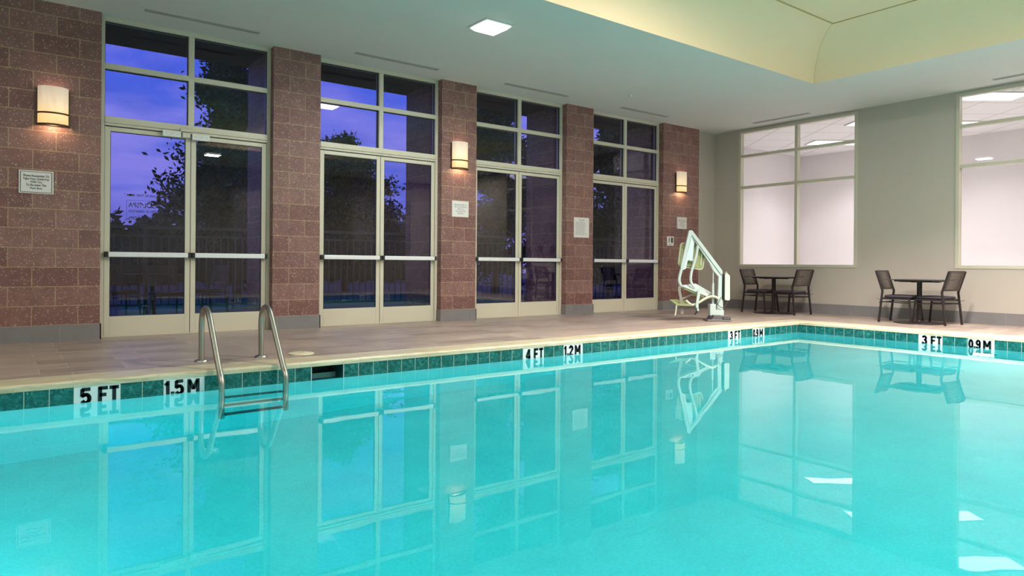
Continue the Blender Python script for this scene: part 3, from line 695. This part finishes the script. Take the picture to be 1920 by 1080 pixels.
sconce(11.33, 'half-round lit wall sconce on the wide brick pier above the pool lift')

# ------------------------------------------------------------------ signs
KEY = 'Please Remember To\nTake Your Guest Key\nWith You\nTo Re-enter The\nPool Area'
def keysign(x0, x1, z0, z1, label, ink, border):
    t = empty('wall_sign', ((x0 + x1) / 2, D, (z0 + z1) / 2)); w_, h_ = (x1 - x0) / 2, (z1 - z0) / 2
    MB().box((-w_, -.012, -h_), (w_, 0, h_)).build('plate', SIGNW, t, bevel=.004)
    b_ = MB()
    for q in ((-w_ + .013, -h_ + .012, -w_ + .019, h_ - .012), (w_ - .019, -h_ + .012, w_ - .013, h_ - .012), (-w_ + .013, -h_ + .012, w_ - .013, -h_ + .017), (-w_ + .013, h_ - .017, w_ - .013, h_ - .012)): b_.box((q[0], -.0135, q[1]), (q[2], -.012, q[3]))
    b_.build('border', border, t)
    textmesh('lettering', KEY, .034, ink, t, (0, -.0135, 0), (math.pi / 2, 0, 0), .0002, .80, line=1.0)
    tag(t, label, 'sign', 'guest key reminder signs')
keysign(.196, .514, 1.646, 1.900, 'white sign with black border, leftmost, reminding guests to take their key', INK, INK)
keysign(5.767, 6.082, 1.651, 1.907, 'small white key reminder sign on the pier between second and third doors', INKG, SIGNW)
keysign(11.235, 11.545, 1.663, 1.905, 'white key reminder sign on the wide pier, above and right of the pictogram sign', INKG, INKG)
t = empty('notice_sheet', (8.56, D, 1.585)); MB().box((-.187, -.006, -.183), (.187, 0, .183)).build('sheet', SIGNW, t)
textmesh('lettering', 'Pool Lift', .045, INKG, t, (0, -.0075, .135), (math.pi / 2, 0, 0), .0004, .85)
m_ = MB(); z = .095
while z > -.15:
    m_.box((-.155, -.007, z), (-.155 + R.uniform(.22, .31), -.006, z + .006)); z -= .0165
m_.build('fine_print', INKG, t); tag(t, 'white notice sheet of small print titled Pool Lift on the brick pier', 'notice')
t = empty('pictogram_sign', (11.03, D, 1.403)); MB().box((-.105, -.008, -.095), (.105, 0, .095)).build('plate', SIGNW, t, bevel=.002)
m_ = MB().box((.02, -.0095, -.035), (.075, -.008, .072)); m_.lathe([(.011, 0), (.011, .0015)], n=14)
base = len(m_.v) - 0
m_ = MB().box((.02, -.0095, -.035), (.075, -.008, .072))
m_.tube([(-.035, -.0095, .062), (-.035, -.008, .062)], .012, 14)
m_.bar((-.035, -.009, .048), (-.04, -.009, .005), .0015, .018, (1, 0, 0)); m_.bar((-.04, -.009, .005), (-.062, -.009, -.035), .0015, .009, (1, 0, 0)); m_.bar((-.04, -.009, .005), (-.018, -.009, -.035), .0015, .009, (1, 0, 0))
m_.bar((-.035, -.009, .04), (-.008, -.009, .015), .0015, .007, (1, 0, 0)); m_.bar((-.035, -.009, .04), (-.065, -.009, .018), .0015, .007, (1, 0, 0))
m_.build('pictogram', INK, t); MB().box((-.035, -.009, -.075), (.035, -.008, -.062)).build('caption', INKG, t)
tag(t, 'small white sign with walking figure and door pictogram beside the rightmost door', 'sign')

# ------------------------------------------------------------------ chairs and tables
def bent(p, q, w=.024): return (p, q, w)
def make_chair():
    c = empty('dining_chair'); hw, fy, ry, sh = .235, .21, -.20, .40
    # frame members: local +y is the front
    for s in (-1, 1):
        MB().bar((s * hw, fy - .01, sh), (s * (hw + .01), fy + .03, 0), .024, .028, (0, 1, 0)).build('leg', DARKM, c, bevel=.003)
        MB().bar((s * hw, ry, .52), (s * (hw + .008), ry - .055, 0), .024, .030, (0, 1, 0)).build('leg', DARKM, c, bevel=.003)
        MB().bar((s * hw, ry, .51), (s * hw, ry - .105, .84), .024, .030, (0, 1, 0)).build('back_post', DARKM, c, bevel=.003)
    f = MB()
    for s in (-1, 1): f.bar((s * hw, fy, sh - .012), (s * hw, ry, sh - .012), .022, .026); f.bar((s * hw, fy + .005, sh - .075), (s * hw, ry - .01, sh - .065), .014, .016)
    f.bar((-hw, fy - .01, sh - .012), (hw, fy - .01, sh - .012), .022, .026).bar((-hw, ry, sh - .012), (hw, ry, sh - .012), .022, .026).bar((-hw, ry - .006, sh - .07), (hw, ry - .006, sh - .07), .014, .016)
    f.build('seat_frame', DARKM, c)
    b_ = MB(); P0 = Vector((0, ry - .014, .545)); P1 = Vector((0, ry - .103, .835)); dz = P1 - P0; nrm = Vector((0, dz.z, -dz.y)).normalized()
    def curve(u): return -.028 * (1 - u * u)
    NV, NH = 15, 13
    for k in range(NV):
        u = -1 + 2 * (k + .5) / NV
        b_.bar(P0 + Vector((u * hw * .96, curve(u), 0)), P1 + Vector((u * hw * .96, curve(u), 0)), .009 if 1 < k < NV - 2 else .028, .005, (0, 1, 0))
    for k in range(NH):
        t_ = k / (NH - 1); c0 = P0 + dz * t_; prev = None
        for j in range(9):
            u = -1 + 2 * j / 8; pnt = c0 + Vector((u * hw, curve(u), 0)) + nrm * .004
            if prev is not None: b_.bar(prev, pnt, .006, .009 if 0 < k < NH - 1 else .026, dz)
            prev = pnt
    b_.build('woven_back', WOVEN, c)
    cu = MB(); n = 10; vs = []; L_ = .445; 
    for zl, ins in ((0, .02), (.012, .0), (.034, .0), (.046, .022)):
        for k in range(32):
            a = 2 * math.pi * k / 32; ca, sa = math.cos(a), math.sin(a); ex = .28
            x = (abs(ca) ** ex) * (1 if ca >= 0 else -1) * (hw - .008 - ins); y = (abs(sa) ** ex) * (1 if sa >= 0 else -1) * (.215 - ins)
            vs.append((x, y + .015, sh + .001 + zl))
    fs = [(i * 32 + k, i * 32 + (k + 1) % 32, (i + 1) * 32 + (k + 1) % 32, (i + 1) * 32 + k) for i in range(3) for k in range(32)] + [tuple(reversed(range(32))), tuple(range(96, 128))]
    cu.add(vs, fs, True).build('seat_cushion', CUSH, c)
    for s in (-1, 1):
        ti = MB().tube([(s * .2, ry + .01, sh + .01), (s * .235, ry - .03, sh - .02), (s * .20, ry - .05, sh - .06), (s * .22, ry - .055, sh - .09)], .004, 6)
        ti.tube([(s * .2, ry + .01, sh + .01), (s * .26, ry - .04, sh - .03), (s * .275, ry - .075, sh - .01)], .004, 6)
        ti.build('cushion_tie', CUSH, c)
    return c
def make_table():
    t = empty('cafe_table'); h = .705
    MB().box((-.39, -.39, h - .012), (.39, .39, h)).build('tabletop', TABLE, t, bevel=.004)
    MB().box((-.28, -.28, h - .034), (.28, .28, h - .012)).box((-.3, -.02, h - .045), (.3, .02, h - .034)).box((-.02, -.3, h - .045), (.02, .3, h - .034)).build('apron_frame', DARKM, t)
    MB().tube([(0, 0, .02), (0, 0, h - .03)], .038, 20).build('column', DARKM, t)
    MB().lathe([(.37, 0), (.37, .008), (.34, .014), (.06, .024), (.05, .045)], n=48).build('base_plate', DARKM, t)
    return t
chair0 = make_chair(); table0 = make_table(); index_kids()
tables = [((11.95, 7.46, 0), 'dark square cafe table on round base under the left interior window'), ((11.90, 4.84, 0), 'dark square cafe table on round base left of the right interior window')]
first = True
for k, (loc, lab) in enumerate(tables):
    t = table0 if k == 0 else copy_tree(table0); t.location = loc; t.rotation_euler.z = .06 if k else 0; tag(t, lab, 'table', 'cafe tables along the right wall')
G = 'woven-back chairs at the cafe tables'
chairs = [((11.93, 7.73, 0), math.pi + .05, 'dark woven-back chair left of the cafe table beside the pool lift', G), ((11.98, 7.12, 0), -.1, 'dark woven-back chair on the right of the table under the left interior window', G),
          ((11.86, 5.10, 0), math.pi + .06, 'dark woven-back chair on the left of the table by the right interior window', G), ((11.94, 4.60, 0), -.12, 'dark woven-back chair below the left corner of the right interior window', G)]
OG = 'patio chairs outside the glass doors'
outc = [((1.55, 12.5), .3, 'dark chair on the patio outside the leftmost door, nearest the left jamb'), ((2.1, 11.6), 3.3, 'dark chair on the patio directly behind the leftmost door'), ((2.9, 12.6), 1.9, 'dark chair on the patio behind the right leaf of the leftmost door'), ((3.9, 13.4), 2.2, 'dark chair on the patio farther out between first and second doors')]
for k, (loc, rz, lab, g) in enumerate(chairs):
    c = chair0 if k == 0 else copy_tree(chair0); c.location = loc; c.rotation_euler.z = rz; tag(c, lab, 'chair', g)
for (x, y), rz, lab in outc:
    c = copy_tree(chair0); c.location = (x, y, 0); c.rotation_euler.z = rz; tag(c, lab, 'chair', OG)
t = copy_tree(table0); t.location = (2.05, 12.45, 0); tag(t, 'dark square table on the patio outside the leftmost door', 'table')

# ------------------------------------------------------------------ pool lift (local X = image right, Y = away, Z up)
lift = empty('pool_lift', (9.43, 6.90, 0), -YAW)
def P(cx_, cy_, y=0.0): return ((cx_ - 600) / 636, y, (1012 - cy_) / 636)
def PZ(poly): return [((a - 600) / 636, (1012 - b) / 636) for a, b in poly]
tag(lift, 'pale mint pool lift with seat and footrest standing at the pool edge', 'pool lift')
MB().prism(PZ([(478, 1012), (535, 945), (600, 945), (690, 955), (720, 1012)]), -.09, .09).box((-.2, -.13, 0), (.19, .13, .03)).build('anchor_base', GREY, lift, bevel=.006)
MB().tube([P(640, 985, -.1), P(715, 985, -.1)], .028, 14).build('anchor_clamp', BLACK, lift); MB().tube([P(480, 1000, -.1), P(540, 950, -.1)], .016, 10).build('anchor_clamp', BLACK, lift)
MB().prism(PZ([(512, 955), (512, 835), (572, 835), (572, 897), (655, 897), (655, 955)]), -.07, .07).build('lower_housing', LIFTW, lift, bevel=.006)
MB().prism(PZ([(582, 900), (598, 790), (604, 540), (642, 540), (640, 785), (652, 800), (655, 900)]), -.032, .032).build('mast', LIFTW, lift, bevel=.004)
MB().tube([P(553, 465), P(553, 630)], .009, 10).tube([P(553, 620), P(553, 840)], .019, 14).build('actuator', LIFTW, lift)
MB().prism(PZ([(318, 128), (332, 68), (652, 490), (652, 545), (640, 570), (600, 530)]), .0, .065).build('boom', LIFTW, lift, bevel=.005)
m_ = MB().bar(P(325, 118, -.004), P(645, 545, -.004), .006, .008, (0, 1, 0)); m_.build('boom_seam', GREY, lift)
MB().prism(PZ([(505, 410), (560, 480), (640, 560), (600, 545), (545, 480)]), -.03, .0).build('boom_gusset', LIFTW, lift)
MB().prism(PZ([(290, 75), (322, 70), (318, 120), (232, 480), (205, 495), (210, 440)]), -.055, .0).build('hanger_arm', LIFTW, lift, bevel=.004)
MB().prism(PZ([(318, 135), (345, 200), (330, 380), (280, 385), (262, 470), (232, 485)]), -.05, -.035).build('hanger_plate', simple('pale_blue_grey_plate', (.50, .62, .62), .4), lift)
MB().tube([P(340, 185, -.03), P(365, 200, -.03)], .02, 10).build('pivot_pin', GREY, lift)
# back rest: rounded panel behind the hanger, turned about the vertical
def rrect(x0, z0, x1, z1, r, n=6):
    o_ = []
    for (cx_, cz_, a0) in ((x1 - r, z1 - r, 0), (x0 + r, z1 - r, 90), (x0 + r, z0 + r, 180), (x1 - r, z0 + r, 270)):
        for k in range(n + 1):
            a = math.radians(a0 + 90 * k / n); o_.append((cx_ + r * math.cos(a), cz_ + r * math.sin(a)))
    return o_
br = empty('back_rest', P(322, 342, .035)); br.parent = lift; br.rotation_euler = (math.radians(-6), math.radians(9), math.radians(8))
MB().prism(rrect(-.20, -.195, .245, .21, .06), 0, .035).build('back_panel', LIFTG, br, bevel=.008)
for q in (-.15, .185): MB().tube([(q, -.004, -.12), (q, -.012, .1)], .009, 8).build('moulded_rib', LIFTC, br)
m_ = MB().tube([Vector((a, -.002, b)) for a, b in rrect(-.195, -.19, .24, .205, .058)] + [Vector((.24, -.002, .147))], .006, 8); m_.build('panel_rim', LIFTC, br)
for (xs_) in ((-.175, -.1), (-.02, .04), (.06, .12)):
    pass
m_ = MB().box((-.185, -.02, -.17), (.12, -.003, -.125)); m_.build('lower_bracket', LIFTG, br)
for pts in ([(215, 480), (205, 520), (195, 570), (197, 615), (215, 650), (240, 665)], ): MB().tube(arc([P(a, b, -.045) for a, b in pts], 5), .025, 14).build('seat_tube', LIFTW, lift)
MB().tube(arc([P(a, b, -.065) for a, b in [(380, 230), (365, 330), (335, 440), (325, 470), (312, 530), (309, 590), (325, 632), (352, 665)]], 5), .022, 14).build('seat_tube', LIFTW, lift)
m_ = MB().tube([P(300, 385, -.055), P(350, 382, -.06)], .012, 10); m_.build('cross_brace', LIFTW, lift)
# seat: slanting in the image because it runs away from the camera
def quad_slab(pts, th, name, mat, par):
    vs = [Vector(p) for p in pts]; n_ = len(vs); vs2 = [v - Vector((0, 0, th)) for v in vs]
    MB().add(vs + vs2, [tuple(range(n_)), tuple(reversed(range(n_, 2 * n_)))] + [(i, (i + 1) % n_, n_ + (i + 1) % n_, n_ + i) for i in range(n_)]).build(name, mat, par, bevel=.004)
quad_slab([P(215, 640, -.10), P(400, 625, .16), P(572, 722, .18), P(480, 745, -.06)], .022, 'seat', LIFTW, lift)
quad_slab([P(235, 660, -.085), P(385, 650, .10), P(510, 728, .12), P(450, 745, -.05)], .035, 'seat_underside', LIFTG, lift)
# footrest
MB().tube(arc([P(a, b, -.06) for a, b in [(600, 780), (565, 760), (515, 757), (450, 785), (395, 820), (330, 845), (290, 825), (262, 797)]], 5), .021, 12).build('footrest_arm', LIFTC, lift)
MB().tube(arc([P(a, b, .12) for a, b in [(480, 752), (410, 745), (345, 745), (290, 770), (240, 795)]], 5), .017, 12).build('footrest_arm', LIFTC, lift)
quad_slab([P(95, 790, -.05), P(150, 842, -.17), P(325, 848, -.14), P(262, 795, .12), P(240, 788, .14)], .012, 'footrest', LIFTG, lift)
# straps
def strap(pts, w_, y, name='strap', mat=STRAP):
    Q = arc([P(a, b, y) for a, b in pts], 4); m__ = MB()
    for p, q in zip(Q, Q[1:]): m__.bar(p, q + (q - p) * .08, w_, .004, (0, 1, 0))
    return m__.build(name, mat, lift)
strap([(192, 650), (190, 700), (205, 770), (212, 850), (222, 935)], .045, -.09)
strap([(392, 668), (385, 740), (372, 820), (372, 880), (380, 912)], .045, -.11, mat=LIFTW)
strap([(148, 845), (145, 890), (135, 950)], .02, -.17, mat=LIFTC)
MB().bar(P(372, 905, -.12), P(345, 942, -.12), .02, .02).bar(P(360, 870, -.12), P(362, 912, -.12), .012, .012).bar(P(362, 912, -.12), P(395, 912, -.12), .012, .012).build('buckle', BLACK, lift)
MB().prism(PZ([(648, 520), (668, 520), (668, 800), (648, 790)]), -.05, .06).build('battery_mount', BLACK, lift, bevel=.004)
MB().prism(PZ([(664, 530), (690, 515), (718, 540), (720, 790), (700, 800), (664, 790)]), -.06, .06).build('battery_box', simple('off_white_abs_plastic', (.50, .52, .47), .4), lift, bevel=.008)
MB().tube([P(682, 522), P(690, 500), P(700, 522)], .008, 8).build('battery_handle', LIFTC, lift)
MB().tube(arc([P(685, 800, -.03), P(684, 835, -.05), P(640, 870, -.07), P(600, 850, -.07), P(585, 810, -.05)], 6), .005, 8).tube(arc([P(632, 760, -.04), P(600, 820, -.06), P(580, 860, -.07), P(620, 895, -.075)], 6), .004, 8).build('cable', BLACK, lift)

# ------------------------------------------------------------------ exercise machine in the room behind the windows
def machine(x, y, rz, label):
    t = empty('elliptical_trainer', (x, y, 0), rz)
    MB().box((-.28, -.85, 0), (.28, -.75, .08)).box((-.25, .6, 0), (.25, .7, .08)).box((-.06, -.8, .05), (.06, .65, .15)).build('base_frame', GREY, t, bevel=.01)
    MB().tube([(0, .45, .2), (0, .45, .21)], .01, 8).lathe([(.28, -.05), (.33, 0), (.28, .05)], (0, 0, 0), 28).build('hub', GREY, t)
    t2 = MB().tube([(-.09, .45, .42), (.09, .45, .42)], .34, 28); t2.build('flywheel_cover', BLACK, t)
    MB().tube([(0, .35, .3), (0, .1, 1.45)], .04, 12).build('mast', GREY, t)
    MB().box((-.16, .02, 1.42), (.16, .1, 1.66), mat=Matrix.Rotation(-.3, 4, 'X')).build('console', BLACK, t)
    for s in (-1, 1):
        MB().tube([(s * .26, -.6, .3), (s * .26, .4, .32)], .03, 10).box((s * .26 - .08, -.55, .33), (s * .26 + .08, -.15, .36)).build('pedal', BLACK, t)
        MB().tube(arc([(s * .26, .3, .3), (s * .28, .22, .9), (s * .27, .05, 1.3), (s * .24, -.12, 1.5), (s * .22, -.2, 1.62)], 4), .022, 10).build('moving_handle', GREY, t)
    tag(t, label, 'exercise machine', 'exercise machines behind the interior windows')
machine(13.9, 1.1, -1.2, 'dark elliptical trainer behind the right interior window, the nearer to its glass')
machine(15.2, .2, -1.2, 'dark elliptical trainer farther back in the room behind the right interior window')

# ------------------------------------------------------------------ outdoors
struct(MB().box((-30, D + 1.17, -.15), (45, 60, -.02)).box((XL, D + RC + .12, -.1), (XR, D + 1.2, -.0)).build('patio', PATIO))
fn = empty('pool_railing', (-5, 14.6, 0)); A = Vector((0, 0, 0)); B = Vector((19, -3.6, 0)); dr = (B - A).normalized(); Lf = (B - A).length
m_ = MB(); m_.bar(A + Vector((0, 0, 1.5)), B + Vector((0, 0, 1.5)), .05, .05).bar(A + Vector((0, 0, .15)), B + Vector((0, 0, .15)), .04, .04).bar(A + Vector((0, 0, 1.35)), B + Vector((0, 0, 1.35)), .03, .03).build('rail', FENCE, fn)
m_ = MB(); k = 0.0
while k < Lf: m_.bar(A + dr * k + Vector((0, 0, .15)), A + dr * k + Vector((0, 0, 1.35)), .02, .02); k += .12
pk = m_.build('picket', FENCE, fn); pk['kind'] = 'stuff'
k = 0.0
while k < Lf: MB().bar(A + dr * k, A + dr * k + Vector((0, 0, 1.55)), .06, .06).build('post', FENCE, fn); k += 2.4
tag(fn, 'grey metal picket railing across the patio outside the doors', 'railing')
def tree(x, y, htop, rad, n, label, base=1.6, leaf=.10, lean=0, dens=9, seed=1):
    rr = random.Random(seed)
    t = empty('leafy_tree', (x, y, -.02)); tr = MB(); H0 = base
    tr.tube([(0, 0, 0), (lean * .3, 0, H0), (lean * .8, 0, htop * .6), (lean, 0, htop * .93)], [.14, .11, .07, .02], 8)
    tips = []
    for k in range(dens * 3):
        z0 = H0 * .9 + (htop * .95 - H0) * (k / (dens * 3)); a = rr.uniform(0, 6.283); f_ = (z0 - H0) / (htop - H0); rl = rad * rr.uniform(.55, 1.08) * (1 - .75 * max(0, f_) ** 1.6)
        p0 = Vector((lean * f_, 0, z0)); p1 = p0 + Vector((math.cos(a) * rl, math.sin(a) * rl, rl * rr.uniform(.05, .4)))
        tr.tube([p0, (p0 + p1) / 2 + Vector((0, 0, .06)), p1], [.035, .02, .006], 5); tips.append((p0, p1, rl))
    tr.build('trunk', BARK, t)
    lf = MB()
    for k in range(n):
        p0, p1, rl = rr.choice(tips); f_ = rr.uniform(.2, 1.05); sp = .12 + .16 * rl * (1 - f_ * .5)
        c_ = p0.lerp(p1, f_) + Vector((rr.gauss(0, sp), rr.gauss(0, sp), rr.gauss(0, sp * .7)))
        d1 = Vector((rr.gauss(0, 1), rr.gauss(0, 1), rr.gauss(0, 1))).normalized(); d2 = d1.cross(Vector((rr.gauss(0, 1), rr.gauss(0, 1), rr.gauss(0, 1)))).normalized()
        L_ = leaf * rr.uniform(.6, 1.2); lf.add([c_ - d1 * L_, c_ + d2 * L_ * .45, c_ + d1 * L_, c_ - d2 * L_ * .45], [(0, 1, 2, 3)])
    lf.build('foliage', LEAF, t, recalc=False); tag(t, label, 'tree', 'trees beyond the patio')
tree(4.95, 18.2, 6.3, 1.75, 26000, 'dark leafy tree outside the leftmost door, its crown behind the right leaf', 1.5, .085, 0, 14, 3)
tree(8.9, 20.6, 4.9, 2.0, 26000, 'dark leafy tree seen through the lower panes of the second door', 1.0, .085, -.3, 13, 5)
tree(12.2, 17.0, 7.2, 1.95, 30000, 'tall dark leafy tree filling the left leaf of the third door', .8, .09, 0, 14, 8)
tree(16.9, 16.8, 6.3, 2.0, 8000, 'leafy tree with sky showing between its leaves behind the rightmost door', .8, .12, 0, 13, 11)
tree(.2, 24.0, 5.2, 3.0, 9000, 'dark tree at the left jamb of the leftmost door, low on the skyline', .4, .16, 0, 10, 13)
def hedge(x, y, L, h, n, label, seed):
    rr = random.Random(seed); t = empty('hedge_row', (x, y, -.02)); core = MB(); lf = MB()
    for k in range(int(L / .8)):
        cx_ = k * .8; hh = h * rr.uniform(.6, .95); core.lathe([(.05, 0), (.75, .2), (.8, hh * .55), (.45, hh * .85), (.02, hh)], (cx_, rr.uniform(-.3, .3), 0), 10)
    core.build('branch_mass', LEAF, t)
    for k in range(n):
        cx_ = rr.uniform(0, L); c_ = Vector((cx_, rr.gauss(0, .5), h * (rr.uniform(.2, 1.15) ** .7) * (.8 + .25 * math.sin(cx_ * 1.1 + seed))))
        d1 = Vector((rr.gauss(0, 1), rr.gauss(0, 1), rr.gauss(0, 1))).normalized(); d2 = d1.cross(Vector((rr.gauss(0, 1), rr.gauss(0, 1), rr.gauss(0, 1)))).normalized()
        lf.add([c_ - d1 * .14, c_ + d2 * .07, c_ + d1 * .14, c_ - d2 * .07], [(0, 1, 2, 3)])
    lf.build('foliage', LEAF, t, recalc=False); tag(t, label, 'hedge')
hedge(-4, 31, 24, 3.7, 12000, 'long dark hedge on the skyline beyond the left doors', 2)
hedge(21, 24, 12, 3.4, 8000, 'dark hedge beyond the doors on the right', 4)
